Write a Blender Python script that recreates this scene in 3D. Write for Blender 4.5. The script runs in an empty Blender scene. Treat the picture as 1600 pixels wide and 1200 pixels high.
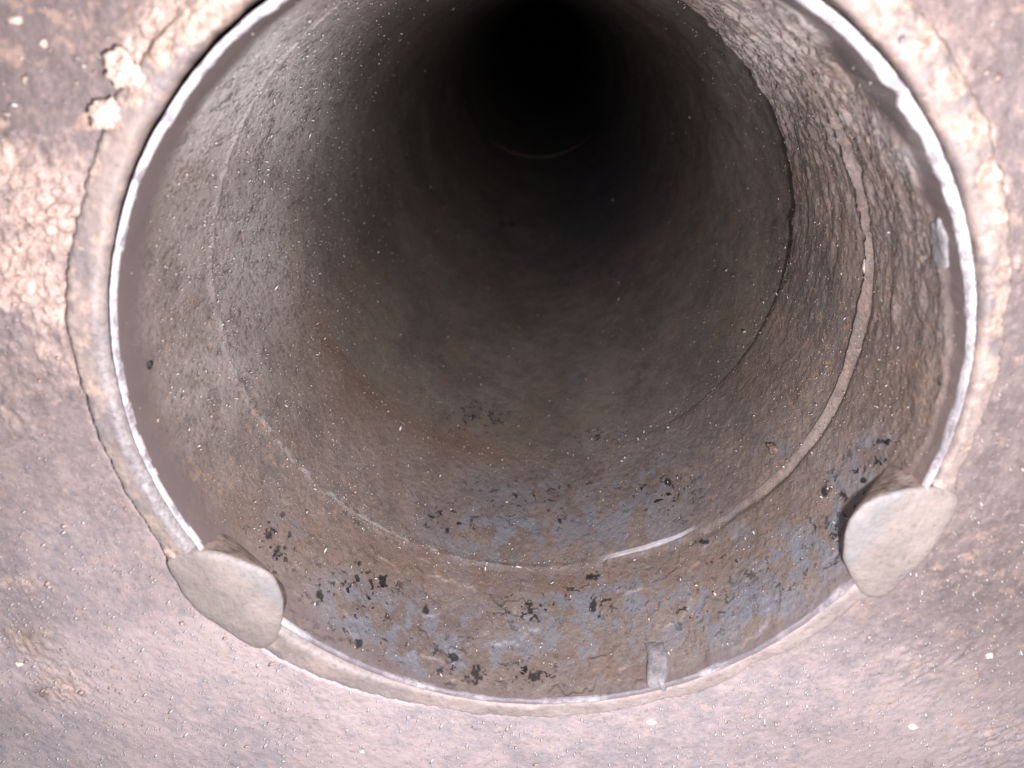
import bpy, math, random
import numpy as np
from mathutils import Matrix, Vector

rng = np.random.default_rng(7)
random.seed(7)
SC = bpy.context.scene
COL = SC.collection

# ------------------------------------------------------------------ camera
# Pipe frame: X right, Y up, Z along the pipe axis (away), unit = pipe radius.
S = 0.05                                     # pipe radius in metres
F_PX = 1220.0                                # focal length in pixels of a 1600 px wide picture
PITCH, YAW, OX, OY = 0.4475, -0.0323, 0.0015, 0.839
Z_RIM, Z_RIDGE, Z_GAP, Z_RING = 1.672, 2.273, 3.05, 11.1


def P3(X, Y, Z):
    return (X * S, Z * S, Y * S)


cp, sp, cy, sy = math.cos(PITCH), math.sin(PITCH), math.cos(YAW), math.sin(YAW)
FWD = np.array([sy * cp, -sp, cy * cp])
RIGHT = np.array([cy, 0, -sy])
UP = np.cross(FWD, RIGHT)
if UP[1] < 0:
    UP = -UP
cam_d = bpy.data.cameras.new('camera')
cam = bpy.data.objects.new('camera', cam_d)
COL.objects.link(cam)
cam_d.sensor_width = 36.0
cam_d.lens = 36.0 * F_PX / 1600.0
cam_d.clip_start = 0.001
cam_d.clip_end = 50
sw = lambda v: Vector((v[0], v[2], v[1]))
m = Matrix.Identity(4)
for i, v in enumerate((sw(RIGHT), sw(UP), -sw(FWD))):
    for j in range(3):
        m[j][i] = v[j]
m.translation = Vector(P3(OX, OY, 0))
cam.matrix_world = m
SC.camera = cam
cam_d.dof.use_dof = True
cam_d.dof.focus_distance = 2.75 * S
cam_d.dof.aperture_fstop = 27.0

# ------------------------------------------------------------------ light
w = bpy.data.worlds.new('World')
SC.world = w
w.use_nodes = True
bg = w.node_tree.nodes['Background']
bg.inputs[0].default_value = (0.92, 0.93, 1.0, 1)
bg.inputs[1].default_value = 0.42
L = bpy.data.lights.new('flash', 'AREA')
L.shape = 'DISK'
L.size = 0.10 * S
L.energy = 0.34
L.color = (1.0, 0.925, 0.945)
lo = bpy.data.objects.new('flash', L)
COL.objects.link(lo)
lo.location = P3(0.22, 0.60, -0.02)
aim = Vector(P3(-0.1, -0.55, 2.0)) - lo.location
lo.rotation_euler = aim.to_track_quat('-Z', 'Y').to_euler()
SC.view_settings.view_transform = 'Standard'
SC.view_settings.look = 'None'
SC.view_settings.gamma = 1
SC.view_settings.exposure = 0.0
SC.render.engine = 'CYCLES'
SC.render.resolution_x, SC.render.resolution_y = 1024, 768

# ------------------------------------------------------------------ helpers


def rays(px, py):
    x = (np.asarray(px, float) - 800) / F_PX
    y = -(np.asarray(py, float) - 600) / F_PX
    return FWD + x[..., None] * RIGHT + y[..., None] * UP


def on_plane(px, py, z=Z_RIM):
    d = rays(px, py)
    t = z / d[..., 2]
    return OX + d[..., 0] * t, OY + d[..., 1] * t


def on_tube(px, py, r=1.0):
    d = rays(px, py)
    a = d[..., 0] ** 2 + d[..., 1] ** 2
    b = OX * d[..., 0] + OY * d[..., 1]
    c = OX * OX + OY * OY - r * r
    t = (-b + np.sqrt(b * b - a * c)) / a
    return np.arctan2(OY + d[..., 1] * t, OX + d[..., 0] * t), d[..., 2] * t


def hash3(i, j, k, seed):
    h = (i * 374761393 + j * 668265263 + k * 2147483647 + seed * 974711) & 0xffffffff
    h = ((h ^ (h >> 13)) * 1274126177) & 0xffffffff
    h = ((h ^ (h >> 16)) * 2246822519) & 0xffffffff
    return ((h ^ (h >> 15)) & 0xffffff) / float(0xffffff)


def vnoise(x, y, z, seed=0):
    xi, yi, zi = np.floor(x).astype(np.int64), np.floor(y).astype(np.int64), np.floor(z).astype(np.int64)
    fx, fy, fz = x - xi, y - yi, z - zi
    fx, fy, fz = [f * f * f * (f * (f * 6 - 15) + 10) for f in (fx, fy, fz)]
    r = 0
    for a in (0, 1):
        for b in (0, 1):
            for c in (0, 1):
                wgt = (fx if a else 1 - fx) * (fy if b else 1 - fy) * (fz if c else 1 - fz)
                r = r + wgt * hash3(xi + a, yi + b, zi + c, seed)
    return r * 2 - 1


def fbm(x, y, z, o=4, seed=0, gain=.5):
    r, a, s = 0, 1, 0
    for k in range(o):
        r = r + a * vnoise(x * 2 ** k, y * 2 ** k, z * 2 ** k, seed + k)
        s += a
        a *= gain
    return r / s


def sstep(a, b, x):
    t = np.clip((x - a) / (b - a), 0, 1)
    return t * t * (3 - 2 * t)


def bump1(x, c, wd):
    return np.exp(-((x - c) / wd) ** 2)


def per(theta, pts):
    """periodic interpolation over angle in degrees"""
    pts = sorted(pts)
    d = np.degrees(theta) % 360
    xs = [p[0] - 360 for p in pts] + [p[0] for p in pts] + [p[0] + 360 for p in pts]
    ys = [p[1] for p in pts] * 3
    return np.interp(d, xs, ys)


def near_ang(theta, deg, wd):
    d = (np.degrees(theta) - deg + 180) % 360 - 180
    return np.exp(-(d / wd) ** 2)


def attrs(me, A):
    for k, v in A.items():
        a = me.attributes.new(k, 'FLOAT', 'POINT')
        a.data.foreach_set('value', np.ascontiguousarray(v, dtype=np.float32).ravel())


def link(name, me, mat, parent=None):
    o = bpy.data.objects.new(name, me)
    if mat:
        me.materials.append(mat)
    COL.objects.link(o)
    if parent:
        o.parent = parent
    return o


def grid_mesh(name, X, Y, Z, A=None, wrap=True, smooth=True, flip=False, closed=False):
    """X,Y,Z arrays (rows, cols); cols wrap round the circle"""
    nr, nc = X.shape
    co = np.stack([X * S, Z * S, Y * S], -1).reshape(-1, 3).astype(np.float32)
    me = bpy.data.meshes.new(name)
    me.vertices.add(nr * nc)
    me.vertices.foreach_set('co', co.ravel())
    r = np.arange(nr - 1)[:, None]
    c = np.arange(nc if wrap else nc - 1)[None, :]
    c2 = (c + 1) % nc
    q = np.stack([r * nc + c, r * nc + c2, (r + 1) * nc + c2, (r + 1) * nc + c], -1).reshape(-1, 4)
    if flip:
        q = q[:, ::-1]
    n = len(q)
    me.loops.add(n * 4)
    me.loops.foreach_set('vertex_index', np.ascontiguousarray(q.ravel(), dtype=np.int32))
    me.polygons.add(n)
    me.polygons.foreach_set('loop_start', np.arange(0, n * 4, 4, dtype=np.int32))
    me.polygons.foreach_set('use_smooth', np.full(n, smooth))
    me.update()
    # face the viewer's side (open shells) or outwards (closed lumps)
    P = np.empty(n * 3, dtype=np.float32)
    me.polygons.foreach_get('center', P)
    N = np.empty(n * 3, dtype=np.float32)
    me.polygons.foreach_get('normal', N)
    P, N = P.reshape(-1, 3), N.reshape(-1, 3)
    ref = (P - P.mean(0)) if closed else (np.array(P3(OX, OY, 0)) - P)
    if (ref * N).sum(1).mean() < 0:
        me.flip_normals()
    if A:
        attrs(me, A)
    return me


def raw_mesh(name, V, Fc, smooth=False):
    me = bpy.data.meshes.new(name)
    me.from_pydata([tuple(v) for v in V], [], Fc)
    me.update()
    if smooth:
        me.polygons.foreach_set('use_smooth', np.full(len(me.polygons), True))
    return me


# ------------------------------------------------------------------ materials
class NT:
    def __init__(s, name):
        s.m = bpy.data.materials.new(name)
        s.m.use_nodes = True
        s.t = s.m.node_tree
        s.t.nodes.clear()
        s.out = s.t.nodes.new('ShaderNodeOutputMaterial')
        s.b = s.t.nodes.new('ShaderNodeBsdfPrincipled')
        s.t.links.new(s.b.outputs[0], s.out.inputs[0])
        tc = s.t.nodes.new('ShaderNodeTexCoord')
        s.obj = tc.outputs['Object']

    def put(s, sock, v):
        if isinstance(v, bpy.types.NodeSocket):
            s.t.links.new(v, sock)
        elif isinstance(v, tuple) and len(v) == 3 and sock.type == 'RGBA':
            sock.default_value = (*v, 1)
        else:
            sock.default_value = v

    def coords(s, sx=1, sy=1, sz=1):
        n = s.t.nodes.new('ShaderNodeMapping')
        n.inputs['Scale'].default_value = (sx / S, sy / S, sz / S)
        s.t.links.new(s.obj, n.inputs[0])
        return n.outputs[0]

    def noise(s, vec, scale, detail=4, rough=.55, dist=0):
        n = s.t.nodes.new('ShaderNodeTexNoise')
        s.put(n.inputs['Vector'], vec)
        n.inputs['Scale'].default_value = scale
        n.inputs['Detail'].default_value = detail
        n.inputs['Roughness'].default_value = rough
        n.inputs['Distortion'].default_value = dist
        return n.outputs[0]

    def voro(s, vec, scale, feat='F1', out='Distance'):
        n = s.t.nodes.new('ShaderNodeTexVoronoi')
        n.feature = feat
        s.put(n.inputs['Vector'], vec)
        n.inputs['Scale'].default_value = scale
        return n.outputs[out]

    def rng(s, v, a, b, c=0.0, d=1.0):
        n = s.t.nodes.new('ShaderNodeMapRange')
        n.interpolation_type = 'SMOOTHSTEP'
        for i, x in enumerate((v, a, b, c, d)):
            s.put(n.inputs[i], x)
        return n.outputs[0]

    def math(s, op, a, b=0.0, clamp=False):
        n = s.t.nodes.new('ShaderNodeMath')
        n.operation = op
        n.use_clamp = clamp
        s.put(n.inputs[0], a)
        s.put(n.inputs[1], b)
        return n.outputs[0]

    def mul(s, a, b): return s.math('MULTIPLY', a, b)
    def add(s, a, b): return s.math('ADD', a, b)

    def mix(s, f, a, b):
        n = s.t.nodes.new('ShaderNodeMix')
        n.data_type = 'RGBA'
        s.put(n.inputs[0], f)
        s.put(n.inputs[6], a)
        s.put(n.inputs[7], b)
        return n.outputs[2]

    def attr(s, name):
        n = s.t.nodes.new('ShaderNodeAttribute')
        n.attribute_name = name
        return n.outputs['Fac']

    def bump(s, h, dist, strength=1.0, prev=None):
        n = s.t.nodes.new('ShaderNodeBump')
        n.inputs['Distance'].default_value = dist * S
        s.put(n.inputs['Strength'], strength)
        s.put(n.inputs['Height'], h)
        if prev is not None:
            s.put(n.inputs['Normal'], prev)
        return n.outputs[0]

    def done(s, col, rough, nrm=None, spec=.5, metal=0.0):
        s.put(s.b.inputs['Base Color'], col)
        s.put(s.b.inputs['Roughness'], rough)
        s.put(s.b.inputs['Specular IOR Level'], spec)
        s.put(s.b.inputs['Metallic'], metal)
        if nrm is not None:
            s.put(s.b.inputs['Normal'], nrm)
        return s.m


def mat_tube(name, base=(.27, .222, .202), dark=(.165, .138, .13), grit=1.0):
    n = NT(name)
    c = n.coords(1, .55, 1)
    big = n.noise(c, 2.2, 5, .6)
    mid = n.noise(c, 14, 6, .65)
    fine = n.noise(c, 75, 4, .65)
    fine2 = n.noise(c, 190, 2, .6)
    col = n.mix(n.rng(n.add(n.mul(big, .6), n.mul(mid, .4)), .38, .62), dark, base)
    # brown/greenish/purple tints of old scale
    col = n.mix(n.rng(n.noise(c, 5.5, 3), .5, .72, 0, .45), col, (.235, .165, .13))
    col = n.mix(n.rng(n.noise(n.coords(1, .55, 1.001), 3.1, 3), .56, .75, 0, .4), col, (.17, .17, .175))
    # fine rust grains
    grains = n.rng(fine, .56, .70)
    col = n.mix(n.mul(grains, .42 * grit), col, (.34, .28, .25))
    gd = n.rng(fine, .44, .33)
    col = n.mix(n.mul(gd, .5 * grit), col, (.075, .062, .058))
    # orange rust flecks where the mask is set
    orr = n.mul(n.rng(n.noise(c, 42, 4, .7), .54, .66), n.attr('rust'))
    col = n.mix(n.math('MULTIPLY', orr, .75, True), col, (.50, .33, .23))
    # warm brown dust
    col = n.mix(n.mul(n.attr('brown'), .75), col, (.20, .135, .10))
    col = n.mix(n.mul(n.attr('min'), n.rng(n.add(n.mul(mid, .4), n.mul(fine, .6)), .36, .54)), col, (.74, .70, .68))  # pale grain over the upper wall, strongest at the left
    # blue grey bare scale patches, black pits
    bl = n.mul(n.rng(n.add(n.mul(n.noise(c, 11, 5, .6), .7), n.mul(n.noise(c, 26, 3), .3)), .478, .52), n.attr('blue'))
    col = n.mix(n.math('MULTIPLY', bl, .8, True), col, (.215, .23, .275))
    pit = n.mul(n.rng(n.noise(n.coords(1, .7, 1), 36, 3, .62, .4), .60, .625), n.attr('pit'))
    col = n.mix(n.math('MULTIPLY', pit, 1.0, True), col, (.018, .017, .02))
    # smooth dusty purple brown band next to the lip, pale metal and painted-in light, soot and painted gap shade
    col = n.mix(n.mul(n.attr('smoothb'), .85), col, (.165, .130, .128))
    col = n.mix(n.attr('pale'), col, n.mix(n.rng(mid, .3, .7), (.30, .28, .275), (.42, .39, .385)))
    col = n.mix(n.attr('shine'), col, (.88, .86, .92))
    col = n.mix(n.mul(n.attr('soot_shade'), .92), col, (.03, .027, .028))
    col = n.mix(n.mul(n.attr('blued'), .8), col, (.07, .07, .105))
    k = n.math('SUBTRACT', 1.0, n.mul(n.attr('smoothb'), .85), True)
    k = n.mul(k, n.math('SUBTRACT', 1.0, n.mul(n.attr('shine'), .8), True))
    nb = n.bump(mid, .010, n.mul(k, .55))
    nb = n.bump(fine, .0065, n.mul(k, .85 * grit), nb)
    nb = n.bump(fine2, .0022, n.mul(k, .8 * grit), nb)
    nb = n.bump(n.math('SUBTRACT', 1.0, pit), .012, .7, nb)
    rough = n.rng(fine, .3, .7, .62, .42)
    rough = n.math('SUBTRACT', rough, n.mul(n.attr('shine'), .12))
    return n.done(col, rough, nb, .45, n.mul(n.attr('shine'), .15))


def mat_plate(name):
    n = NT(name)
    c = n.coords()
    big = n.noise(c, 1.9, 5, .6)
    mid = n.noise(c, 13, 6, .68)
    fine = n.noise(c, 60, 5, .7)
    fine2 = n.noise(c, 160, 2, .6)
    # bare: dark grey brown ; paler pinkish tone towards the bottom ; crust: salmon rust
    bare = n.mix(n.rng(mid, .35, .65), (.165, .131, .130), (.235, .188, .182))
    pale_pink = n.mix(n.rng(n.add(n.mul(big, .5), n.mul(mid, .5)), .42, .58), (.37, .33, .352), (.51, .425, .43))
    pale_pink = n.mix(n.rng(n.noise(c, 24, 5, .7), .60, .70, 0, .45), pale_pink, (.24, .20, .21))
    bare = n.mix(n.rng(n.noise(c, 38, 5, .72), .52, .66, 0, .6), bare, (.36, .28, .26))
    bare = n.mix(n.rng(n.noise(c, 21, 5, .72), .45, .32, 0, .45), bare, (.10, .085, .085))
    pale_pink = n.mix(n.rng(n.noise(c, 40, 5, .72), .50, .66, 0, .6), pale_pink, (.58, .46, .43))
    col = n.mix(n.attr('pale_low'), bare, pale_pink)
    spots = n.rng(n.noise(c, 15, 4, .6, .3), .56, .66)
    col = n.mix(n.math('MULTIPLY', n.mul(spots, n.attr('spots')), .8, True), col, (.50, .35, .28))
    sp2 = n.rng(fine, .55, .68)
    col = n.mix(n.math('MULTIPLY', n.mul(sp2, n.attr('fleck')), .6, True), col, (.55, .45, .40))
    crustc = n.mix(n.rng(n.noise(c, 30, 5, .7), .35, .62), (.40, .295, .26), (.60, .46, .40))
    cm = n.rng(n.add(n.attr('crust'), n.mul(n.math('SUBTRACT', n.noise(c, 17, 5, .68), .5), 1.9)), .12, .85)
    col = n.mix(cm, col, crustc)
    col = n.mix(n.attr('orange'), col, n.mix(n.rng(mid, .35, .65), (.72, .57, .48), (.86, .74, .65)))
    col = n.mix(n.mul(n.rng(fine, .45, .34), .35), col, (.09, .07, .065))
    col = n.mix(n.attr('brown'), col, (.11, .08, .072))
    col = n.mix(n.attr('crack'), col, (.02, .016, .016))
    nb = n.bump(mid, .010, .5)
    nb = n.bump(fine, .0065, n.add(.45, n.mul(n.attr('crust'), .5)), nb)
    nb = n.bump(fine2, .002, .6, nb)
    return n.done(col, n.rng(fine, .3, .7, .66, .46), nb, .42)


def mat_weld(name):
    n = NT(name)
    c = n.coords()
    mid = n.noise(c, 16, 6, .65)
    fine = n.noise(c, 80, 4, .65)
    col = n.mix(n.rng(n.noise(c, 6, 5, .6), .40, .6), (.235, .205, .205), (.34, .275, .25))
    col = n.mix(n.math('MULTIPLY', n.mul(n.rng(n.noise(c, 19, 4, .6), .52, .64), n.attr('spots')), .75, True), col, (.56, .42, .34))
    col = n.mix(n.attr('pale_low'), col, n.mix(n.rng(mid, .3, .7), (.33, .275, .262), (.43, .36, .342)))
    cm = n.rng(n.add(n.attr('crust'), n.mul(n.math('SUBTRACT', n.noise(c, 26, 6, .75), .5), 2.4)), .30, .66)
    crustc = n.mix(n.rng(n.noise(c, 44, 5, .75), .35, .62), (.28, .20, .165), (.56, .44, .37))
    col = n.mix(cm, col, crustc)
    col = n.mix(n.attr('orange'), col, (.70, .58, .50))
    col = n.mix(n.mul(n.rng(fine, .45, .34), .35), col, (.12, .095, .09))
    col = n.mix(n.attr('strip'), col, n.mix(n.rng(fine, .3, .7), (.21, .195, .20), (.38, .355, .36)))
    col = n.mix(n.attr('crack'), col, (.02, .016, .016))
    nb = n.bump(mid, .014, .5)
    nb = n.bump(fine, .004, .6, nb)
    return n.done(col, .5, nb, .4)


def mat_lip(name):
    n = NT(name)
    c = n.coords()
    mid = n.noise(c, 26, 5, .7)
    fine = n.noise(c, 110, 3, .65)
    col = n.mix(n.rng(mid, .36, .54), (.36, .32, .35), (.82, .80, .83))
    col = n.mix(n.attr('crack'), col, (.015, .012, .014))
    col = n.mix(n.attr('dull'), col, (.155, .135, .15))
    nb = n.bump(mid, .010, .5)
    nb = n.bump(fine, .003, .6, nb)
    return n.done(col, n.add(n.rng(mid, .3, .7, .45, .25), n.mul(n.attr('dull'), .3)), nb, .5, .1)


def mat_simple(name, c1, c2, rough=.6, sc=30, b=.02, spec=.4, metal=0.0):
    n = NT(name)
    c = n.coords()
    a = n.noise(c, sc, 5, .65)
    f = n.noise(c, sc * 4, 3, .6)
    col = n.mix(n.rng(n.add(n.mul(a, .6), n.mul(f, .4)), .38, .6), c1, c2)
    nb = n.bump(a, .25 / sc, .6)
    nb = n.bump(f, .06 / sc, .7, nb)
    return n.done(col, rough, nb, spec, metal)


M_MOUTH = mat_tube('mouth scale')
M_MID = mat_tube('middle scale')
M_DEEP = mat_tube('deep scale', (.245, .21, .183), (.155, .132, .12), .8)
M_DEEPPLAIN = mat_simple('outer scale', (.10, .085, .08), (.18, .15, .135), .7, 12)
M_PLATE = mat_plate('rusty plate')
M_WELD = mat_weld('weld metal')
M_LIP = mat_lip('bright lip')
def mat_tab(name):
    n = NT(name)
    c = n.coords()
    f = n.noise(c, 60, 4, .6)
    g = n.noise(c, 150, 2, .6)
    col = n.mix(n.rng(n.noise(c, 7, 4, .6), .38, .62), (.27, .235, .22), (.345, .295, .275))
    col = n.mix(n.rng(f, .47, .30, 0, .75), col, (.21, .18, .17))
    col = n.mix(n.mul(n.rng(n.noise(c, 22, 5, .7), .56, .74), .35), col, (.42, .32, .275))
    col = n.mix(n.mul(n.rng(n.add(n.attr('bare'), n.mul(n.noise(c, 18, 4), .5)),   .35, 1.3), .55), col, (.245, .255, .28))
    col = n.mix(n.rng(n.attr('bare'), 1.0, 2.0), col, n.mix(n.rng(n.noise(c, 26, 5, .7), .35, .65), (.12, .095, .085), (.30, .235, .205)))
    nb = n.bump(n.noise(c, 20, 4, .6), .012, .6)
    nb = n.bump(f, .005, .7, nb)
    nb = n.bump(g, .0016, .6, nb)
    return n.done(col, .5, nb, .4)


M_TAB = mat_tab('tack weld')
M_CLUMP = mat_simple('rust lump', (.46, .34, .285), (.74, .61, .53), .8, 40, .03)
M_FLECK = mat_simple('pale flecks', (.42, .39, .37), (.85, .82, .80), .35, 900, .004, .7)
M_SPARK = mat_simple('bright streaks', (.80, .78, .77), (.97, .96, .95), .3, 900, .004, .8)
M_GRIT = mat_simple('rust grit', (.34, .25, .21), (.62, .50, .43), .7, 60, .006)
M_CHIP = mat_simple('grey flake', (.20, .195, .21), (.32, .30, .315), .5, 30, .012)
M_DARKCHIP = mat_simple('dark chip', (.018, .016, .016), (.07, .06, .055), .6, 40, .02)
M_BROWNCHIP = mat_simple('brown chip', (.07, .05, .045), (.26, .19, .15), .7, 40, .02)
M_WHITECHIP = mat_simple('white chip', (.70, .60, .50), (.95, .88, .78), .5, 40, .01)

TAU = 2 * math.pi

# outer edge of the weld, read round the hole
_outer = [(153, 207), (127, 300), (100, 420), (100, 500), (113, 567), (137, 640), (157, 700), (210, 797), (247, 857), (287, 930), (337, 973),
          (397, 1013), (470, 1050), (560, 1085), (683, 1112), (760, 1124), (850, 1127), (940, 1120), (1033, 1100), (1100, 1087), (1176, 1047), (1249, 1017),
          (1316, 973), (1349, 943), (1383, 933), (1433, 883), (1466, 840), (1489, 807), (1506, 733), (1546, 653), (1566, 587),
          (1579, 500), (1586, 400), (1583, 317), (1549, 183), (1523, 133), (1493, 77), (1449, 17), (190, 130), (262, 30)]
_px = np.array(_outer, float)
_X, _Y = on_plane(_px[:, 0], _px[:, 1], Z_RIM - .01)
OUT_PTS = sorted([(math.degrees(math.atan2(y, x)) % 360, math.hypot(x, y)) for x, y in zip(_X, _Y)])
_tops = [p[1] for p in OUT_PTS]
OUT_PTS += [(70, 1.13), (90, 1.13), (110, 1.14)]


def r_out(th):
    j = .010 * fbm(np.cos(th) * 14, np.sin(th) * 14, th * 0 + 2.2, 6, 31, .7)
    j = j + .005 * fbm(np.cos(th) * 90, np.sin(th) * 90, th * 0 + 2.2, 2, 32)
    return per(th, OUT_PTS) + j


def lip_in(th):
    w0 = per(th, [(0, .007), (12, .010), (35, .017), (60, .015), (90, .014), (130, .013), (150, .009), (180, .006), (215, .006),
                  (235, .009), (250, .006), (270, .006), (290, .006), (315, .006), (335, .008)])
    right = np.clip(near_ang(th, 30, 60), 0, 1)
    w0 = w0 * (1 + .45 * fbm(np.cos(th) * 6, np.sin(th) * 6, th * 0 + 7, 4, 42))
    return w0 + (.0012 + .0055 * right) * fbm(np.cos(th) * 16, np.sin(th) * 16, th * 0 + 5, 4, 41) \
        - .014 * near_ang(th, math.degrees(math.atan2(*reversed(on_plane(1407, 145)))), 1.1)


def lip_out(th):
    return per(th, [(0, .004), (20, .005), (45, .008), (90, .006), (130, .004), (180, .000), (215, .003), (250, .006), (290, .006), (320, .006), (345, .006)])


def weld_lift(th):                      # how far the weld stands proud of the plate
    return per(th, [(0, .010), (60, .012), (120, .016), (160, .020), (180, .022), (225, .020), (255, .008), (270, .005), (315, .006)])


def blobs_plane(X, Y, L_, z=Z_RIM):
    r = np.zeros_like(X)
    for px, py, rad, wt in L_:
        bx, by = on_plane(px, py, z)
        ex, ey = on_plane(px + rad, py, z)
        rr = math.hypot(ex - bx, ey - by)
        r = np.maximum(r, wt * np.exp(-(((X - bx) ** 2 + (Y - by) ** 2) / rr ** 2)))
    return r


def blobs_tube(TH, Z, L_):
    r = np.zeros_like(TH)
    for px, py, rx, ry, wt in L_:
        t0, z0 = on_tube(px, py)
        # local size: pixels to surface units by finite differences
        t1, z1 = on_tube(px + 1, py)
        t2, z2 = on_tube(px, py + 1)
        dt = ((TH - t0 + math.pi) % TAU) - math.pi
        dz = Z - z0
        near = (np.abs(dt) < 1.2)
        J = np.array([[t1 - t0, t2 - t0], [z1 - z0, z2 - z0]])
        Ji = np.linalg.inv(J)
        qx = Ji[0, 0] * dt + Ji[0, 1] * dz
        qy = Ji[1, 0] * dt + Ji[1, 1] * dz
        r = np.where(near, np.maximum(r, wt * np.exp(-((qx / rx) ** 2 + (qy / ry) ** 2))), r)
    return r


# ------------------------------------------------------------------ the pipe (one thing, many parts)
pipe = bpy.data.objects.new('rusty_pipe', None)
COL.objects.link(pipe)
pipe.empty_display_size = .01
pipe['label'] = 'rusty steel pipe seen from its open mouth, running back into darkness, welded into the plate'
pipe['category'] = 'pipe'

RUST_T = [(1420, 560, 90, 120, .8), (1300, 560, 60, 120, .9), (1200, 480, 60, 120, .6), (1250, 650, 60, 70, .8), (340, 520, 20, 40, 1.0), (400, 650, 30, 40, 1.),
          (440, 710, 40, 30, 1), (520, 790, 60, 40, .9), (330, 740, 60, 40, .8), (290, 560, 60, 80, .35), (650, 880, 100, 30, .8), (1280, 300, 60, 120, .5),
          (1100, 760, 90, 40, .3), (480, 800, 60, 50, .6), (1330, 170, 60, 90, .6), (1180, 730, 80, 30, .6), (800, 905, 200, 25, .5), (1150, 930, 90, 40, .3)]
BROWN_T = [(900, 915, 330, 30, .8), (620, 880, 140, 45, .9), (480, 840, 90, 50, .7), (380, 800, 80, 60, .6), (1400, 650, 80, 120, .55), (1250, 800, 60, 40, .6), (1120, 880, 100, 30, .8),
           (500, 520, 50, 120, .6), (560, 620, 60, 60, .5), (700, 690, 120, 30, .5), (460, 400, 30, 120, .5), (560, 440, 60, 90, .4), (830, 1040, 160, 25, .5), (950, 1050, 90, 20, .6),
           (1430, 740, 60, 40, .7), (1180, 560, 60, 60, .3), (350, 900, 80, 40, .5)]
BLUE_T = [(700, 1030, 160, 40, .9), (900, 1000, 200, 50, .8), (1180, 950, 120, 50, 1.), (560, 960, 70, 60, .9), (760, 850, 100, 40, .8), (1000, 700, 90, 30, .5), (1340, 850, 40, 60, .9),(620, 970, 110, 45, .95), (740, 1000, 90, 60, .8), (950, 950, 160, 50, 1.0), (1090, 960, 110, 60, 1.0), (1250, 870, 90, 60, 1.0), (1300, 800, 50, 70, 1.0),
          (1360, 720, 40, 50, .9), (820, 830, 130, 45, .95), (960, 810, 110, 50, .9), (880, 770, 160, 30, .6), (1030, 760, 60, 40, .8), (930, 580, 50, 25, .5), (1060, 840, 60, 25, .7),
          (540, 930, 60, 40, .8), (1160, 830, 60, 40, .5), (480, 830, 50, 50, .4), (1210, 700, 30, 15, .7)]
PIT_T = [(430, 850, 40, 70, 1.1), (560, 930, 80, 60, 1.1), (600, 910, 30, 20, 1.3), (720, 1030, 90, 40, .9), (830, 950, 60, 30, 1.1), (930, 920, 60, 40, 1.1), (830, 1050, 50, 25, 1.2),
         (1090, 950, 60, 40, .9), (1330, 760, 50, 60, 1.1), (1290, 840, 50, 60, .9), (1380, 700, 30, 60, 1.1), (1030, 770, 60, 40, 1.1), (850, 780, 120, 40, .9),
         (700, 810, 60, 30, 1.0), (740, 650, 60, 30, .9), (1150, 880, 60, 30, .9), (1460, 610, 20, 30, 1.0), (940, 680, 60, 20, .7), (560, 1000, 90, 40, .9), (1220, 900, 60, 50, .7), (560, 800, 40, 20, .6)]
PALE_T = [(1290, 60, 60, 45, .45), (1350, 140, 40, 50, .5), (1250, 20, 50, 30, .4), (1467, 385, 13, 42, .0), (1415, 225, 40, 50, .85), (960, 590, 50, 25, .25)]  # leading blobs paint light onto the dim upper right; the rest are pale patches
SOOT_T = [(233, 570, 6, 8, 1.6), (785, 350, 9, 4, 1.4), (801, 350, 9, 4, 1.4), (740, 647, 5, 4, 1.5), (933, 680, 5, 4, 1.2), (927, 903, 12, 5, 1.5), (600, 905, 9, 9, 1.4),
          (697, 829, 7, 7, 1.4), (676, 807, 7, 5, 1.4), (828, 950, 8, 14, 1.6), (835, 1060, 10, 10, 1.5), (929, 950, 8, 14, 1.5), (1003, 765, 8, 5, 1.3), (1043, 752, 8, 6, 1.4),
          (1378, 690, 9, 6, 1.3), (430, 860, 14, 12, 1.4), (423, 835, 8, 10, 1.3), (498, 925, 7, 14, 1.2), (560, 880, 4, 6, 1.2), (875, 813, 6, 5, 1.4), (545, 912, 16, 6, 1.3),
          (667, 955, 5, 8, 1.4), (740, 1060, 14, 14, 1.2), (557, 1010, 7, 10, 1.3), (1320, 776, 6, 9, 1.4), (1290, 770, 10, 7, 1.1), (1290, 822, 12, 9, 1.2), (1100, 847, 10, 5, 1.2)]


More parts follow.
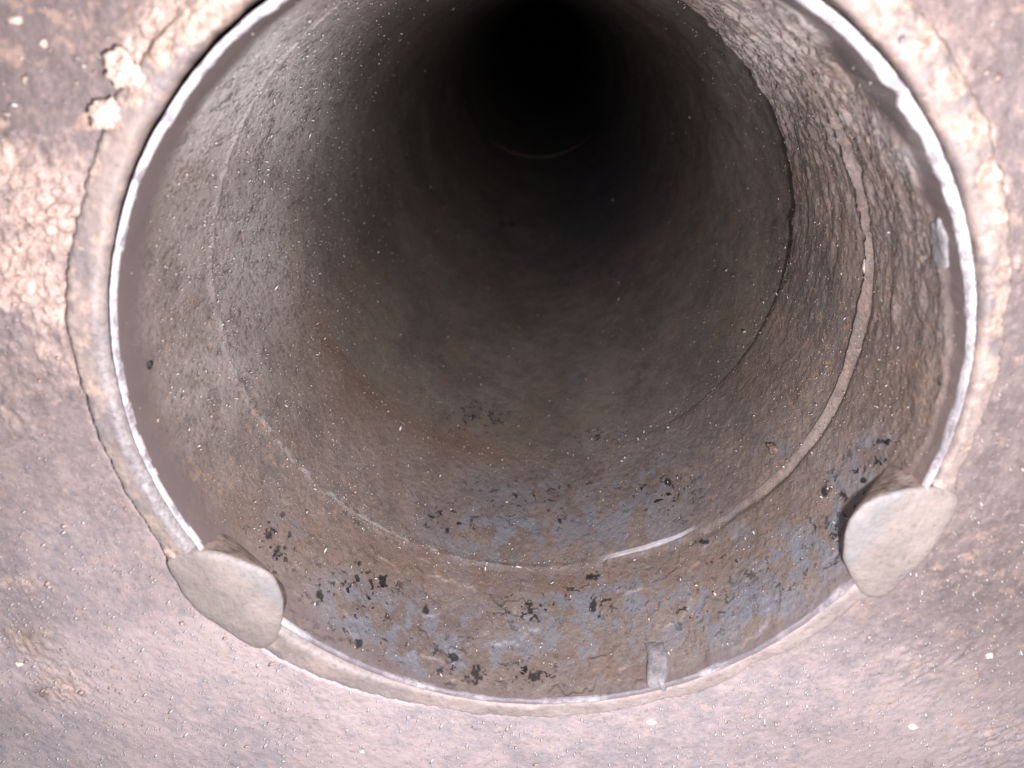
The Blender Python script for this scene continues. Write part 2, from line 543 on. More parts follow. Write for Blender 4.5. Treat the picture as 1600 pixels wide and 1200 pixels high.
def tube_part(name, z0, z1, nth, nz, mat, kind, power=1.0):
    th = np.linspace(0, TAU, nth, endpoint=False)[None, :]
    zz = (z0 + (z1 - z0) * np.linspace(0, 1, nz) ** power)[:, None]
    TH, Z = np.broadcast_arrays(th, zz)
    TH = TH.copy()
    Z = Z.copy()
    C, D = np.cos(TH), np.sin(TH)
    R = np.ones_like(TH)
    right = np.clip(near_ang(TH, 25, 48), 0, 1)
    rightlow = np.clip(near_ang(TH, -25, 30), 0, 1)
    left = np.clip(near_ang(TH, 180, 60), 0, 1)
    bottom = np.clip(near_ang(TH, -90, 45), 0, 1)
    wob = .010 * fbm(C * 3, D * 3, Z * 1.5, 3, 3)
    zr = Z_RIDGE + .012 * fbm(C * 5, D * 5, C * 0 + 1, 3, 8)
    zg = Z_GAP + .02 * fbm(C * 9, D * 9, C * 0 + 1, 4, 9) + .02 * right * fbm(C * 40, D * 40, C * 0, 2, 10)
    gran = fbm(C * 55, D * 55, Z * 30, 2, 12)
    shine = np.zeros_like(R)
    pale = np.zeros_like(R)
    smoothb = np.zeros_like(R)
    soot_shade = np.clip(blobs_tube(TH, Z, SOOT_T) * 1.0 + 1.3 * fbm(C * 75, D * 75, Z * 42, 2, 77, .6) * (blobs_tube(TH, Z, SOOT_T) > .12) - .75, 0, .3) / .3
    blued = np.zeros_like(R)
    if kind == 'mouth':
        li = lip_in(TH)
        d = Z - z0
        R = 1 - li * sstep(.30, .0, d) + wob * sstep(0, .2, d)
        # smooth band by the lip: wide and clean left and upper right, lost at the bottom
        wband = per(TH, [(0, .05), (20, .10), (40, .20), (70, .20), (120, .15), (150, .14), (180, .12), (210, .13), (230, .10), (250, .03), (290, .03), (330, .05)])
        wb = wband * (1 + .35 * fbm(C * 7, D * 7, Z * 0 + 3, 4, 15) * (1 + right))
        sl = .5 * left + .1
        smoothb = sstep(1.12 + sl, .85 - sl, d / wb) * (.35 + .65 * np.clip(left + right + near_ang(TH, 120, 50), 0, 1))
        # rough flaky crust stands proud past the smooth band on the right
        crust = (1 - smoothb) * np.clip(right * 1.2, 0, 1)
        fl = fbm(C * 10 + .3 * gran, D * 10, Z * 22, 4, 17, .6)
        R = R - crust * .008 - .018 * np.clip(near_ang(TH, 50, 32), 0, 1) * (1 - smoothb) * np.clip(fl, -.5, 1) - .005 * crust * fl
        R = R - .0018 * gran * (1 - smoothb)
        R = R + .010 * bump1(Z, zr - .035, .02) * (right + rightlow)
        R = R - (.0035 + .0075 * right) * (1 - .6 * near_ang(TH, -45, 15)) * bump1(Z, zr + .01, .018) * (1 + .8 * fbm(C * 8, D * 8, Z * 0 + 4, 4, 28))
        ptw = fbm(C * 9, D * 9, Z * 5, 4, 19)
        R = R - .006 * bottom * sstep(.05, .12, ptw)
        pale = np.clip(blobs_tube(TH, Z, PALE_T), 0, 1) * sstep(-.3, .2, ptw)
    elif kind == 'middle':
        R = R + wob
        ridge = (.6 - .3 * rightlow) * bump1(Z, zr + .012, .015 - .007 * rightlow)
        fl = fbm(C * 10 + .3 * gran, D * 10, Z * 22, 4, 21, .6)
        cr = np.clip(right * 1.3, 0, 1) * sstep(.05, .2, Z - z0)
        R = R - cr * (.010 + .005 * fl) - .020 * np.clip(near_ang(TH, 48, 30), 0, 1) * np.clip(fl, -.5, 1)
        R = R - .0020 * gran
        # lip of this section over the next one
        pale = .6 * near_ang(TH, 40, 26) * bump1(Z, zr + .07, .055) * sstep(-.5, .1, fbm(C * 6, D * 6, Z * 3, 3, 22))
        lb = np.clip(left + near_ang(TH, 135, 30) + .5 * near_ang(TH, 235, 30), 0, 1)
        gl = fbm(C * 34, D * 34, Z * 20, 3, 29, .65)
        pale = np.maximum(pale, .85 * lb * bump1(Z, zr + .02, .026) * sstep(-.15, .25, gl))
        pale = np.maximum(pale, .45 * bottom * bump1(Z, zr + .015, .014) * sstep(-.1, .3, gl))
        R = R - .004 * lb * bump1(Z, zr + .02, .02) * sstep(-.2, .4, gl)
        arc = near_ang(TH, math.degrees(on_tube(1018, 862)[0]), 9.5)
        blend_gap = 1 - .9 * near_ang(TH, math.degrees(on_tube(1190, 765)[0]), 7)
        ridge = ridge * blend_gap * (.12 + .38 * right * (1 - .6 * near_ang(TH, -22, 22)) + .30 * bottom) * (1 + .8 * fbm(C * 8, D * 8, Z * 0 + 4, 4, 28))
        R = R - .016 * ridge
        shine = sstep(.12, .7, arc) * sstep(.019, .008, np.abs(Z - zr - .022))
        edge = sstep(zg - .05, zg, Z) * right
        R = R + .02 * edge
    else:
        R = R + wob
        R = R + .060 * np.clip(near_ang(TH, 30, 44) * 1.25, 0, 1) * sstep(z0 - .01, z0 + .03, Z) * sstep(z0 + 1.6, z0 + .4, Z)
        R = R + .006
        fl = fbm(C * 12, D * 12, Z * 4, 4, 25, .6)
        R = R - .010 * right * np.clip(fl, -.3, 1) * sstep(z0 + .02, z0 + .3, Z) - .0015 * gran
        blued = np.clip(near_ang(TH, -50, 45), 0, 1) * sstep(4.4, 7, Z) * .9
    if kind == 'far':
        R = R - .004
    X, Y = R * C, R * D
    A = dict(rust=np.clip(blobs_tube(TH, Z, RUST_T) + .10, 0, 1) * (1 - smoothb), brown=np.clip(blobs_tube(TH, Z, BROWN_T) + .5 * np.clip(left + near_ang(TH, 240, 40), 0, 1) * bump1(Z, Z_GAP + .02, .13) * (1 + .6 * fbm(C * 6, D * 6, Z * 5, 3, 30)), 0, 1),
             blue=np.clip(blobs_tube(TH, Z, BLUE_T), 0, 1), pit=np.clip(blobs_tube(TH, Z, PIT_T), 0, 1), smoothb=smoothb, pale=pale, shine=shine,
             soot_shade=np.maximum(soot_shade, .9 * np.clip(near_ang(TH, 38, 42) * 1.3, 0, 1) * sstep(z0 + .055, z0 + .02, Z)) if kind == 'inner' else soot_shade, blued=blued,  # shade of the gap on the right painted in as a dark band
             min=np.clip(blobs_tube(TH, Z, [(430, 140, 150, 150, 1.0), (400, 360, 90, 170, .55), (360, 560, 90, 100, .3), (1180, 80, 80, 90, .35)]), 0, 1) * (1 - smoothb))
    if kind == 'far':
        for k in ('rust', 'blue', 'pit', 'soot_shade'):
            A[k] = A[k] * 0
    return link(name, grid_mesh(name, X, Y, Z, A), mat, pipe), TH, Z, R


tube_part('mouth_section', Z_RIM + .004, Z_RIDGE, 1500, 180, M_MOUTH, 'mouth')
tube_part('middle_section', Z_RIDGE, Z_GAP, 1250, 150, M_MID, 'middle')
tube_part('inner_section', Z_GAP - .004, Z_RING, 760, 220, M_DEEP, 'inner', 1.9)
tube_part('far_section', Z_RING, 70, 300, 80, M_DEEP, 'far', 1.5)
# added dark cap, keeps world light out of the far end
th = np.linspace(0, TAU, 96, endpoint=False)[None, :]
rr = np.linspace(1.15, 0.001, 8)[:, None]
X, Y = rr * np.cos(th), rr * np.sin(th)
link('end_light_cap', grid_mesh('end_light_cap', X, Y, X * 0 + 69.9), M_DARKCHIP, pipe)


def ring_section(name, prof, nth, mat, A=None, parent=pipe):
    """prof(theta (1,n)) -> list of (r,z) arrays"""
    th = np.linspace(0, TAU, nth, endpoint=False)
    rows = prof(th)
    R = np.stack([np.broadcast_to(r, th.shape) for r, z in rows])
    Z = np.stack([np.broadcast_to(z, th.shape) for r, z in rows])
    return link(name, grid_mesh(name, R * np.cos(th), R * np.sin(th), Z, A), mat, parent)


# pipe outside behind the plate, added to stop world light leaking in
ring_section('outer_leak_shell', lambda t: [(1.025, Z_RIM + .07), (1.06, Z_RIM + .07), (1.12, Z_RIM + .12), (1.12, 12), (1.12, 40), (1.12, 70.2), (.6, 70.2), (.001, 70.2)], 160, M_DEEPPLAIN)

# rusty joint ring deep in the pipe
ring_section('joint_ring', lambda t: [(1.02, Z_RING - .04), (1.012 - .026 * near_ang(t, -90, 42), Z_RING - .05), (1.012 - .026 * near_ang(t, -90, 42), Z_RING), (1.02, Z_RING + .05)], 240,
             mat_simple('joint rust', (.07, .04, .033), (.12, .065, .05), .6, 9, .03))

# ---- bright lip round the mouth
nth = 1500
th = np.linspace(0, TAU, nth, endpoint=False)
c_, s_ = np.cos(th), np.sin(th)
j1 = fbm(c_ * 30, s_ * 30, c_ * 0, 3, 51)
j2 = fbm(c_ * 30, s_ * 30, c_ * 0 + 9, 3, 52)
ri, ro = 1 - lip_in(th), 1 + lip_out(th)
lipz = Z_RIM - per(th, [(0, .020), (45, .024), (90, .02), (180, .016), (270, .010), (315, .014)])
crackw = .0035 * j1 + per(th, [(0, .014), (30, .013), (60, .014), (120, .017), (150, .016), (180, .011), (210, .009), (235, .005), (260, .001), (300, .001), (320, .002), (340, .007)])
rows = []
for f, dz in ((0, .006), (.04, -.002), (.15, -.008), (.35, -.014), (.6, -.018), (.85, -.016), (.97, -.008)):
    rows.append((ri + (ro - ri) * f + .0012 * j1, Z_RIM + .004 + dz / .018 * (Z_RIM + .004 - lipz) * .9 + .002 * j2 * (f > 0.05)))
rows.append((ro + .001, Z_RIM + .05 + 0 * ro))
Rr = np.stack([r for r, z in rows])
Zr = np.stack([z for r, z in rows])
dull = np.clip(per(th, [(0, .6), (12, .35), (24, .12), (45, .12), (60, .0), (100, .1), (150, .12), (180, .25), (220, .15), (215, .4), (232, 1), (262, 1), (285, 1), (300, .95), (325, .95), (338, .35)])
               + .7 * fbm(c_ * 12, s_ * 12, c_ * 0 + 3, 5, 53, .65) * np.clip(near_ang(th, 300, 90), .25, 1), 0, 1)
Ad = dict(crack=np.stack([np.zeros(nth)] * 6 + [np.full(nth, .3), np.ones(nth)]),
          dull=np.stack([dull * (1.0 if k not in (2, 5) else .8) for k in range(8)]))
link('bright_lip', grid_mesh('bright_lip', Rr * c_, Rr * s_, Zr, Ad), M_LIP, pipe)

# ---- weld bead between lip and plate
nth, nr = 1700, 46
th = np.linspace(0, TAU, nth, endpoint=False)[None, :]
f = np.linspace(0, 1, nr)[:, None]
R0 = 1 + np.interp(th, th[0], np.interp(th[0], np.linspace(0, TAU, 1500, endpoint=False), lip_out(np.linspace(0, TAU, 1500, endpoint=False)) + crackw))
R1 = r_out(th)
R = R0 + (R1 - R0) * f
TH = np.broadcast_to(th, R.shape)
X, Y = R * np.cos(TH), R * np.sin(TH)
lift = weld_lift(TH)
prof = (1 - np.abs(2 * f - 1) ** 6) * (.75 + .25 * (1 - f))
nz_ = fbm(X * 9, Y * 9, X * 0, 5, 61, .55)
crustW = blobs_plane(X, Y, [(1440, 60, 40, .9), (1480, 130, 36, 1), (1520, 200, 34, 1), (1545, 270, 32, 1), (1560, 340, 30, .9), (1560, 420, 28, .8), (1555, 500, 26, .7), (1540, 590, 24, .6),
                            (1510, 690, 20, .6), (1390, 10, 50, .8), (330, 0, 60, 1), (300, 20, 50, 1.1), (250, 60, 45, 1.2), (215, 130, 40, .9), (175, 190, 26, .8), (150, 260, 24, .6), (120, 380, 20, .5),
                            (330, 60, 40, .5), (240, 230, 18, .45), (110, 500, 14, .5), (125, 580, 10, .5), (270, 860, 18, .9), (300, 850, 10, .8), (1460, 765, 22, .9), (1430, 770, 20, .6)])
top = near_ang(TH, 90, 70)
crustW = np.maximum(crustW, .75 * top * sstep(.35, .8, f))
bw = np.clip(near_ang(TH, -85, 38) + near_ang(TH, -60, 30), 0, 1)
pale_low = bw * .95  # paler tone along the bottom of the weld
strip = np.clip(near_ang(TH, 200, 38), 0, 1) * sstep(.36, .26, f + .1 * nz_)
Z = Z_RIM + .012 - (lift + .012) * prof - .010 * nz_ * prof - .012 * crustW * fbm(X * 45, Y * 45, X * 0, 3, 62) - .006 * crustW * prof
Z[0] = Z_RIM + .05
Z[-1] = Z_RIM + .05
crk = np.zeros_like(R)
crk[0] = 1
crk[-1] = np.clip(near_ang(TH[-1], 200, 45), 0, 1)
crk[-2] = .5 * crk[-1]
orange = np.clip(blobs_plane(X, Y, [(190, 112, 26, 1), (163, 175, 22, 1), (1350, 0, 30, .3)]) * 1.5 - .4, 0, 1)
link('weld_bead', grid_mesh('weld_bead', X, Y, Z, dict(spots=np.clip(.75 - pale_low, 0, 1) + X * 0, pale_low=pale_low, crust=crustW * .9, strip=strip * (1 - pale_low * .5), crack=crk, orange=orange)),
     M_WELD, pipe)


# ---- ground-off tack welds bridging the lip
def weld_tab(label, outline, lift_, thick, chamfer, mat):
    px = np.array(outline, float)
    X, Y = on_plane(px[:, 0], px[:, 1], Z_RIM - lift_)
    # smooth closed curve
    n = len(X)
    t = np.arange(0, n, .08)
    i = np.floor(t).astype(int)
    u = t - i
    def cr(a):
        p0, p1, p2, p3 = a[(i - 1) % n], a[i % n], a[(i + 1) % n], a[(i + 2) % n]
        return .5 * (2 * p1 + (p2 - p0) * u + (2 * p0 - 5 * p1 + 4 * p2 - p3) * u ** 2 + (3 * p1 - p0 - 3 * p2 + p3) * u ** 3)
    X, Y = cr(X), cr(Y)
    jx = .0045 * fbm(t * .9, t * 0 + 3.3, t * 0, 4, 73, .7)
    cx, cy_ = X.mean(), Y.mean()
    q = 1 + jx / np.hypot(X - cx, Y - cy_)
    X, Y = cx + (X - cx) * q, cy_ + (Y - cy_) * q
    rows, bare = [], []
    for s, dz in ((1.0, thick), (1.0, .010), (.995, .004), (.975, 0), (.93, -.004), (.85, -.007), (.7, -.009), (.55, -.010), (.4, -.010), (.25, -.011), (.12, -.011), (.001, -.011)):
        x = cx + (X - cx) * s
        y = cy_ + (Y - cy_) * s
        r = np.hypot(x, y)
        if dz == thick:                              # underside runs back to the pipe wall
            g = np.maximum(r, 1.012) / r
            x, y = x * g, y * g
        ch = chamfer * sstep(1.02, .93, r)          # slopes away into the pipe
        nn = .0015 * fbm(x * 25, y * 25, x * 0, 3, 71) + .004 * fbm(x * 9, y * 9, x * 0 + 4, 3, 72)
        rows.append((x, y, Z_RIM - lift_ + dz + ch + nn * (s < 1)))
        bare.append(sstep(.985, .935, r) * .8 + 2.0 * (dz == thick) + 2.0 * (dz == .010))
    X = np.stack([r[0] for r in rows])
    Y = np.stack([r[1] for r in rows])
    Z = np.stack([r[2] for r in rows])
    o = link('tack_weld', grid_mesh('tack_weld', X, Y, Z, dict(bare=np.stack(bare))), mat, pipe)
    o['label'] = label
    return o


weld_tab('pale leaf-shaped tack weld at the lower left of the mouth',
         [(262, 885), (272, 868), (305, 862), (345, 870), (390, 888), (422, 905), (437, 935), (440, 965), (436, 990), (425, 1008), (400, 1014), (350, 985), (310, 955), (282, 922)],
         .018, .15, .012, M_TAB)
weld_tab('pale round-ended tack weld at the lower right of the mouth',
         [(1345, 800), (1375, 780), (1420, 768), (1470, 764), (1497, 775), (1494, 800), (1475, 835), (1450, 868), (1420, 900), (1390, 928), (1368, 936), (1345, 925), (1330, 900), (1320, 870), (1325, 832)],
         .016, .215, .006, M_TAB)

# ------------------------------------------------------------------ steel plate (the setting)
nth, nr = 1350, 270
th = np.linspace(0, TAU, nth, endpoint=False)[None, :]
RO = r_out(th)
f = np.concatenate([np.linspace(0, 1, nr), 1 + np.array([.3, .9, 2.0, 4.0])])[:, None]
R = (RO - .05) + (2.15 - RO) * (f + 0) ** 1.05
TH = np.broadcast_to(th, R.shape)
X, Y = R * np.cos(TH), R * np.sin(TH)
d = R - RO
crust = blobs_plane(X, Y, [(60, 330, 90, 1.0), (30, 430, 90, .95), (90, 480, 50, .9), (20, 260, 50, .8), (60, 560, 60, .45), (40, 1010, 40, .55), (90, 1080, 50, .55), (30, 920, 30, .5),
                          (10, 640, 40, .35), (1440, 60, 40, .8), (1490, 120, 30, .9), (1540, 220, 26, .8), (1570, 300, 20, .8), (1380, 0, 40, .8), (190, 110, 26, .9), (160, 175, 22, .9),
                          (1590, 420, 20, .5), (280, 15, 50, 1.2), (250, 50, 40, 1.2), (215, 90, 34, 1.1), (1450, 1040, 60, .35), (1560, 1160, 60, .35)])
crust = np.maximum(crust, .6 * near_ang(TH, 90, 40) * sstep(.3, 0, d))
pale_m = np.clip(sstep(-.45, -1.25, Y) * 1.0 + blobs_plane(X, Y, [(500, 1150, 500, .9), (150, 900, 160, .7), (1100, 1180, 300, .6)]), 0, 1)  # paler towards the bottom, plus a few pale patches
pale_m = np.clip(pale_m + .25 * fbm(X * 3, Y * 3, X * 0, 4, 81), 0.05, 1)
pale_m *= 1 - .38 * blobs_plane(X, Y, [(1600, 800, 240, 1), (1540, 900, 180, .7), (10, 1130, 60, .9), (1300, 1150, 160, .35)])
spots = np.clip(sstep(.1, .8, Y) + .25, 0, 1) * (1 - .6 * crust) + blobs_plane(X, Y, [(1500, 1120, 90, .5), (1530, 880, 80, .5), (60, 1010, 90, .6)])
gran = fbm(X * 60, Y * 60, X * 0, 3, 82, .65)
mid = fbm(X * 10, Y * 10, X * 0, 4, 83)
crackm = np.clip(near_ang(TH, 205, 36), 0, 1) * (d > -.02)
Z = Z_RIM + .010 + .010 * fbm(X * 2, Y * 2, X * 0, 3, 84) + .003 * mid - .0018 * gran - .020 * crust * np.clip(.35 + gran + .4 * mid, 0, 1.2)
groove = bump1(d, .003, .0065) * crackm
Z = Z + .035 * groove
A = dict(crust=np.clip(crust, 0, 1), pale_low=pale_m, spots=np.clip(spots, 0, 1), fleck=np.clip(.55 + .3 * pale_m + .5 * crust, 0, 1),
         orange=np.clip(blobs_plane(X, Y, [(188, 112, 22, 1), (163, 175, 20, 1)]) * 1.6 - .5, 0, 1),
         brown=np.clip(.8 * blobs_plane(X, Y, [(40, 1000, 30, .5), (60, 1090, 14, .7), (1330, 1150, 40, .1)]) + .35 * sstep(.35, .9, Y) * (1 - np.clip(crust * 1.4, 0, 1)), 0, 1), crack=np.clip(groove * 1.2 - .2, 0, 1))
plate = link('steel_plate', grid_mesh('steel_plate', X, Y, Z, A), M_PLATE)
plate['kind'] = 'structure'
plate['label'] = 'flat rust-stained steel plate around the mouth of the pipe'

# ------------------------------------------------------------------ loose things


def rock(name, label, cat, px, py, rad_px, mat, surf='plane', squash=.6, stretch=(1, 1), lump=.35, group=None, seed=0, sub=24, lift_=.0):
    """irregular lump lying on the plate or on the pipe wall"""
    if surf == 'plane':
        bx, by = map(float, on_plane(px, py, Z_RIM - .02))
        ex, ey = map(float, on_plane(px + rad_px, py, Z_RIM - .02))
        rad = math.hypot(ex - bx, ey - by)
        base = np.array([bx, by, Z_RIM + .01 - lift_])
        e1, e2, e3 = np.array([1., 0, 0]), np.array([0, 1., 0]), np.array([0, 0, -1.])
    else:
        t0, z0 = map(float, on_tube(px, py))
        d = rays(px, py)
        rad = rad_px / F_PX * float(z0 / d[2])
        base = np.array([math.cos(t0), math.sin(t0), z0])
        e1 = np.array([-math.sin(t0), math.cos(t0), 0])
        e2 = np.array([0, 0, 1.])
        e3 = np.array([-math.cos(t0), -math.sin(t0), 0])
    nu, nv = sub, sub // 2
    u = np.linspace(0, TAU, nu, endpoint=False)[None, :]
    v = np.linspace(0.02, math.pi - .02, nv)[:, None]
    x, y, z = np.sin(v) * np.cos(u), np.sin(v) * np.sin(u), np.cos(v) + 0 * u
    k = 1 + lump * 1.6 * fbm(x * 1.6 + seed, y * 1.6, z * 1.6, 3, 90 + seed) + lump * .5 * fbm(x * 5 + seed, y * 5, z * 5, 2, 95)
    x, y, z = x * k * rad * stretch[0], y * k * rad * stretch[1], z * k * rad * squash
    W = x[..., None] * e1 + y[..., None] * e2 + z[..., None] * e3
    me = grid_mesh(name, W[..., 0], W[..., 1], W[..., 2], closed=True)
    o = link(name, me, mat)
    o.location = P3(*base)
    o['label'] = label
    o['category'] = cat
    if group:
        o['group'] = group
    return o


rock('rust_lump', 'pale salmon rust lump on the weld, larger and upper of the two at top left', 'rust lump', 199, 112, 22, M_CLUMP, squash=.6, lump=.6, seed=1, sub=64, lift_=.036, group='rust lumps on the weld edge')
rock('rust_lump', 'pale salmon rust lump on the weld, lower of the two at top left', 'rust lump', 165, 178, 20, M_CLUMP, squash=.55, lump=.6, seed=2, sub=64, lift_=.036, group='rust lumps on the weld edge')
rock('rust_lump', 'small whitish rust lump on the dark plate near the top left corner', 'rust lump', 54, 69, 7, M_CLUMP, seed=3, lump=.4)
rock('scale_flake', 'elongated pale rust flake on the dark plate at the top left corner', 'flake', 10, 32, 9, M_CLUMP, stretch=(1.3, .6), squash=.4, seed=4)
rock('pebble', 'tiny dark grey pebble on the smooth weld at the upper right', 'pebble', 1409, 63, 5.5, M_CHIP, seed=5, lift_=.035, squash=.9)
rock('pebble', 'small white pebble with a dark shadow on the plate at the lower right', 'pebble', 1553, 1036, 6, M_WHITECHIP, seed=6, squash=1.1)
rock('pebble', 'bright white speck of grit on the plate at the far left edge', 'pebble', 21, 1050, 5.5, M_WHITECHIP, stretch=(1.2, .8), seed=7)
rock('scale_flake', 'white flake on the plate below the middle of the pipe mouth', 'flake', 1020, 1142, 7, M_WHITECHIP, stretch=(1, .8), squash=.5, seed=8)
rock('scale_flake', 'white flake on the plate at the bottom edge left of centre', 'flake', 563, 1186, 10, M_WHITECHIP, stretch=(1.1, .7), squash=.3, seed=9)
rock('scale_flake', 'bright pair of fused flakes on the plate at the bottom right', 'flake', 1434, 1150, 8, M_WHITECHIP, stretch=(1, .8), squash=.4, seed=10)
rock('soot_speck', 'small black speck stuck on the inner wall at the left', 'speck', 233, 569, 6, M_DARKCHIP, 'tube', squash=.5, stretch=(.9, 1.3), lump=.6, seed=11)
rock('rust_chip', 'brown upturned chip on the inner wall at the right beside the faint seam', 'rust chip', 1208, 700, 11, M_BROWNCHIP, 'tube', squash=.9, stretch=(.6, 1.2), lump=.4, seed=12)
rock('rust_chip', 'long cream chip lying on the ridge at the right wall', 'rust chip', 1352, 416, 7, M_WHITECHIP, 'tube', squash=.5, stretch=(1.9, 1.0), lump=.2, seed=13)
rock('rust_chip', 'small cream chip on the ridge above the long one', 'rust chip', 1341, 313, 5, M_WHITECHIP, 'tube', squash=.6, seed=14)
rock('rust_chip', 'tiny black chip on the brown band below the bright arc', 'rust chip', 925, 905, 7, M_DARKCHIP, 'tube', squash=.35, stretch=(1.3, 1.0), lump=.5, seed=15)


def wall_flake(label, outline, mat, thick=.012, seed=0):
    px = np.array(outline, float)
    t, z = on_tube(px[:, 0], px[:, 1], .99)
    n = len(t)
    k = np.arange(0, n, .125)
    i = np.floor(k).astype(int)
    u = k - i
    t2 = t[i % n] * (1 - u) + t[(i + 1) % n] * u
    z2 = z[i % n] * (1 - u) + z[(i + 1) % n] * u
    jt = .010 * fbm(k * 1.3, k * 0 + seed, k * 0, 3, 5)
    t2 = t2 + jt
    z2 = z2 + jt * 1.5
    tc_, zc = t2.mean(), z2.mean()
    rows = []
    for s, r in ((1.0, 1.01), (1.0, .988 - thick * .6), (.93, .985 - thick), (.6, .985 - thick), (.3, .985 - thick), (.001, .985 - thick)):
        tt, z3 = tc_ + (t2 - tc_) * s, zc + (z2 - zc) * s
        rq = r - .004 * fbm(tt * 30, z3 * 20, tt * 0, 2, 6 + seed)
        rows.append((rq * np.cos(tt), rq * np.sin(tt), z3))
    X, Y, Z = [np.stack([q[j] for q in rows]) for j in range(3)]
    o = link('scale_flake', grid_mesh('scale_flake', X, Y, Z), mat)
    o['label'] = label
    o['category'] = 'flake'
    return o


wall_flake('blue grey squarish flake of scale on the lower inner wall just above the lip', [(1008, 1006), (1036, 1006), (1046, 1040), (1040, 1066), (1014, 1070), (1012, 1040)], M_CHIP, .005, 1)
wall_flake('narrow upright grey flake on the right inner wall near the lip', [(1458, 345), (1470, 340), (1482, 370), (1481, 410), (1472, 432), (1460, 410), (1455, 375)], M_CHIP, .003, 2)


# ------------------------------------------------------------------ grit nobody could count
def scatter(name, label, cen, nrm, tan, size, asp, mat, tilt=.5, turn=.35, flat=.5):
    """small faceted flakes at points; every flake is a flattened octahedron-like chip (8 triangles)"""
    n = len(cen)
    nrm = nrm + tilt * rng.normal(size=(n, 3)) * .6
    nrm /= np.linalg.norm(nrm, axis=1)[:, None]
    a = tan + turn * rng.normal(size=(n, 3))
    a -= (a * nrm).sum(1)[:, None] * nrm
    a /= np.linalg.norm(a, axis=1)[:, None]
    b = np.cross(nrm, a)
    sa, sb, sc_ = size * asp, size, size * flat
    V = np.stack([cen + a * sa[:, None], cen + b * sb[:, None], cen - a * sa[:, None], cen - b * sb[:, None], cen + nrm * sc_[:, None], cen - nrm * sc_[:, None]], 1)
    V = V.reshape(-1, 3)
    V = V[:, [0, 2, 1]] * S
    base = np.array([[0, 1, 4], [1, 2, 4], [2, 3, 4], [3, 0, 4], [1, 0, 5], [2, 1, 5], [3, 2, 5], [0, 3, 5]])
    T = (np.arange(n)[:, None, None] * 6 + base[None]).reshape(-1, 3)
    me = bpy.data.meshes.new(name)
    me.vertices.add(len(V))
    me.vertices.foreach_set('co', V.astype(np.float32).ravel())
    me.loops.add(T.size)
    me.loops.foreach_set('vertex_index', T.astype(np.int32).ravel())
    me.polygons.add(len(T))
    me.polygons.foreach_set('loop_start', np.arange(0, T.size, 3, dtype=np.int32))
    me.update()
    o = link(name, me, mat)
    o['kind'] = 'stuff'
    o['label'] = label
    return o


def tube_pts(n, dens):
    px = rng.uniform(150, 1530, n * 6)
    py = rng.uniform(0, 1090, n * 6)
    t, z = on_tube(px, py, .992)
    ok = (z > Z_RIM + .03) & (z < 9)
    px, py, t, z = px[ok], py[ok], t[ok], z[ok]
    keep = rng.uniform(size=len(px)) < dens(px, py, t, z)
    px, py, t, z = px[keep][:n], py[keep][:n], t[keep][:n], z[keep][:n]
    c = np.stack([.990 * np.cos(t), .990 * np.sin(t), z], -1)
    nn = np.stack([-np.cos(t), -np.sin(t), 0 * t], -1)
    tt = np.stack([0 * t, 0 * t, 1 + 0 * t], -1)
    dist = np.sqrt(((c - np.array([OX, OY, 0])) ** 2).sum(1))
    return c, nn, tt, dist, t, z


def dens_w(px, py, t, z):
    ul = np.exp(-(((px - 420) / 170) ** 2 + ((py - 250) / 330) ** 2))
    ring = np.exp(-((z - Z_RIDGE) / .05) ** 2) * (px < 900) * .5
    ring3 = np.exp(-((z - Z_GAP) / .08) ** 2) * .35
    band = np.where((z < Z_RIM + .16) & (px < 500), .08, 1)
    return np.clip((.10 + .9 * ul + ring + ring3) * band, 0, 1)


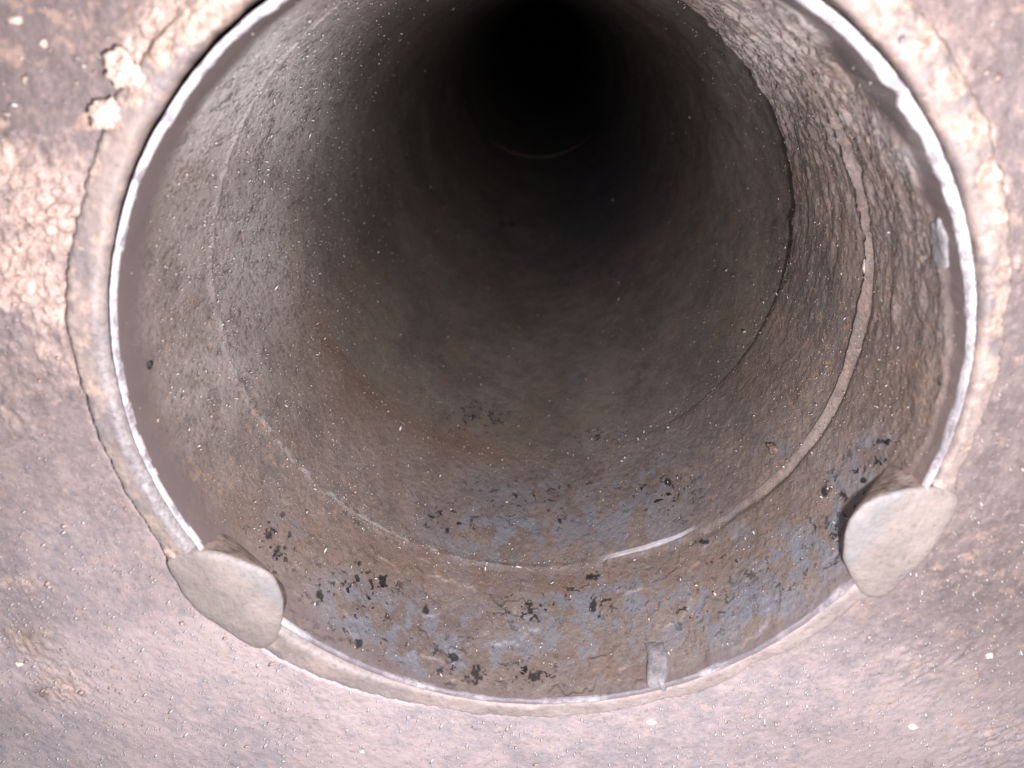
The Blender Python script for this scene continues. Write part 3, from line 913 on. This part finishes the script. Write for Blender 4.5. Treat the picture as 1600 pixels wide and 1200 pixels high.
c, nn, tt, dist, t, z = tube_pts(11000, dens_w)
s = rng.lognormal(0, .6, len(c)) * .00030 * np.minimum(dist, 3.2)
scatter('pale_grit', 'tiny pale glinting grains stuck over the inner wall of the pipe', c, nn, tt, s, rng.uniform(1.2, 4.0, len(c)), M_FLECK, .9)
c, nn, tt, dist, t, z = tube_pts(5200, lambda px, py, t, z: np.clip(.15 + .5 * np.exp(-((px - 1330) / 140) ** 2 - ((py - 520) / 220) ** 2) + .8 * np.exp(-((z - Z_RIDGE) / .07) ** 2) * (px < 1000)
                                                                    + .4 * np.exp(-((px - 420) / 150) ** 2 - ((py - 650) / 200) ** 2), 0, 1) * np.where((z < Z_RIM + .15) & (px < 500), .1, 1))
s = rng.lognormal(0, .55, len(c)) * .00045 * np.minimum(dist, 3.2)
scatter('rust_grit', 'small orange brown rust grains scattered over the inner wall of the pipe', c, nn, tt, s, rng.uniform(1.0, 2.0, len(c)), M_GRIT, .8)

# on the plate
n = 60000
px = rng.uniform(-10, 1610, n)
py = rng.uniform(-10, 1210, n)
X, Y = on_plane(px, py, Z_RIM - .002)
r = np.hypot(X, Y)
t = np.arctan2(Y, X)
ok = r > r_out(t) + .012
low = sstep(650, 1100, py)
dens = .03 + .24 * low
keep = ok & (rng.uniform(size=n) < dens)
X, Y, px, py = X[keep], Y[keep], px[keep], py[keep]
c = np.stack([X, Y, 0 * X + Z_RIM - .001], -1)
ax, ay = on_plane(1150, 150, Z_RIM)
tt = np.stack([ax - X, ay - Y, 0 * X], -1)  # grains drawn out towards a common point, imitating camera-shake streaks
tt /= np.linalg.norm(tt, axis=1)[:, None]
dist = np.sqrt(((c - np.array([OX, OY, 0])) ** 2).sum(1))
s = rng.lognormal(0, .35, len(c)) * .00043 * dist
scatter('pale_grit', 'tiny white glinting grains over the plate, stretched to imitate camera-shake streaks', c, np.tile([0, 0, -1.], (len(c), 1)), tt, s, rng.uniform(1.5, 6.5, len(c)), M_SPARK, .3, .07, .12)

n = 30000
px = rng.uniform(-10, 1610, n)
py = rng.uniform(-10, 1210, n)
X, Y = on_plane(px, py, Z_RIM - .002)
r = np.hypot(X, Y)
t = np.arctan2(Y, X)
ok = r > r_out(t) + .01
dn = .03 + .25 * blobs_plane(X, Y, [(60, 400, 110, 1), (1500, 100, 60, 1), (1560, 280, 40, 1), (100, 1060, 80, .6)])
keep = ok & (rng.uniform(size=n) < dn)
X, Y = X[keep], Y[keep]
c = np.stack([X, Y, 0 * X + Z_RIM - .002], -1)
dist = np.sqrt(((c - np.array([OX, OY, 0])) ** 2).sum(1))
s = rng.lognormal(0, .5, len(c)) * .0011 * dist
scatter('rust_grit', 'small salmon rust crumbs scattered over the plate', c, np.tile([0, 0, -1.], (len(c), 1)), np.tile([.6, .6, 0.], (len(c), 1)), s, rng.uniform(.8, 1.5, len(c)), M_GRIT, .6)
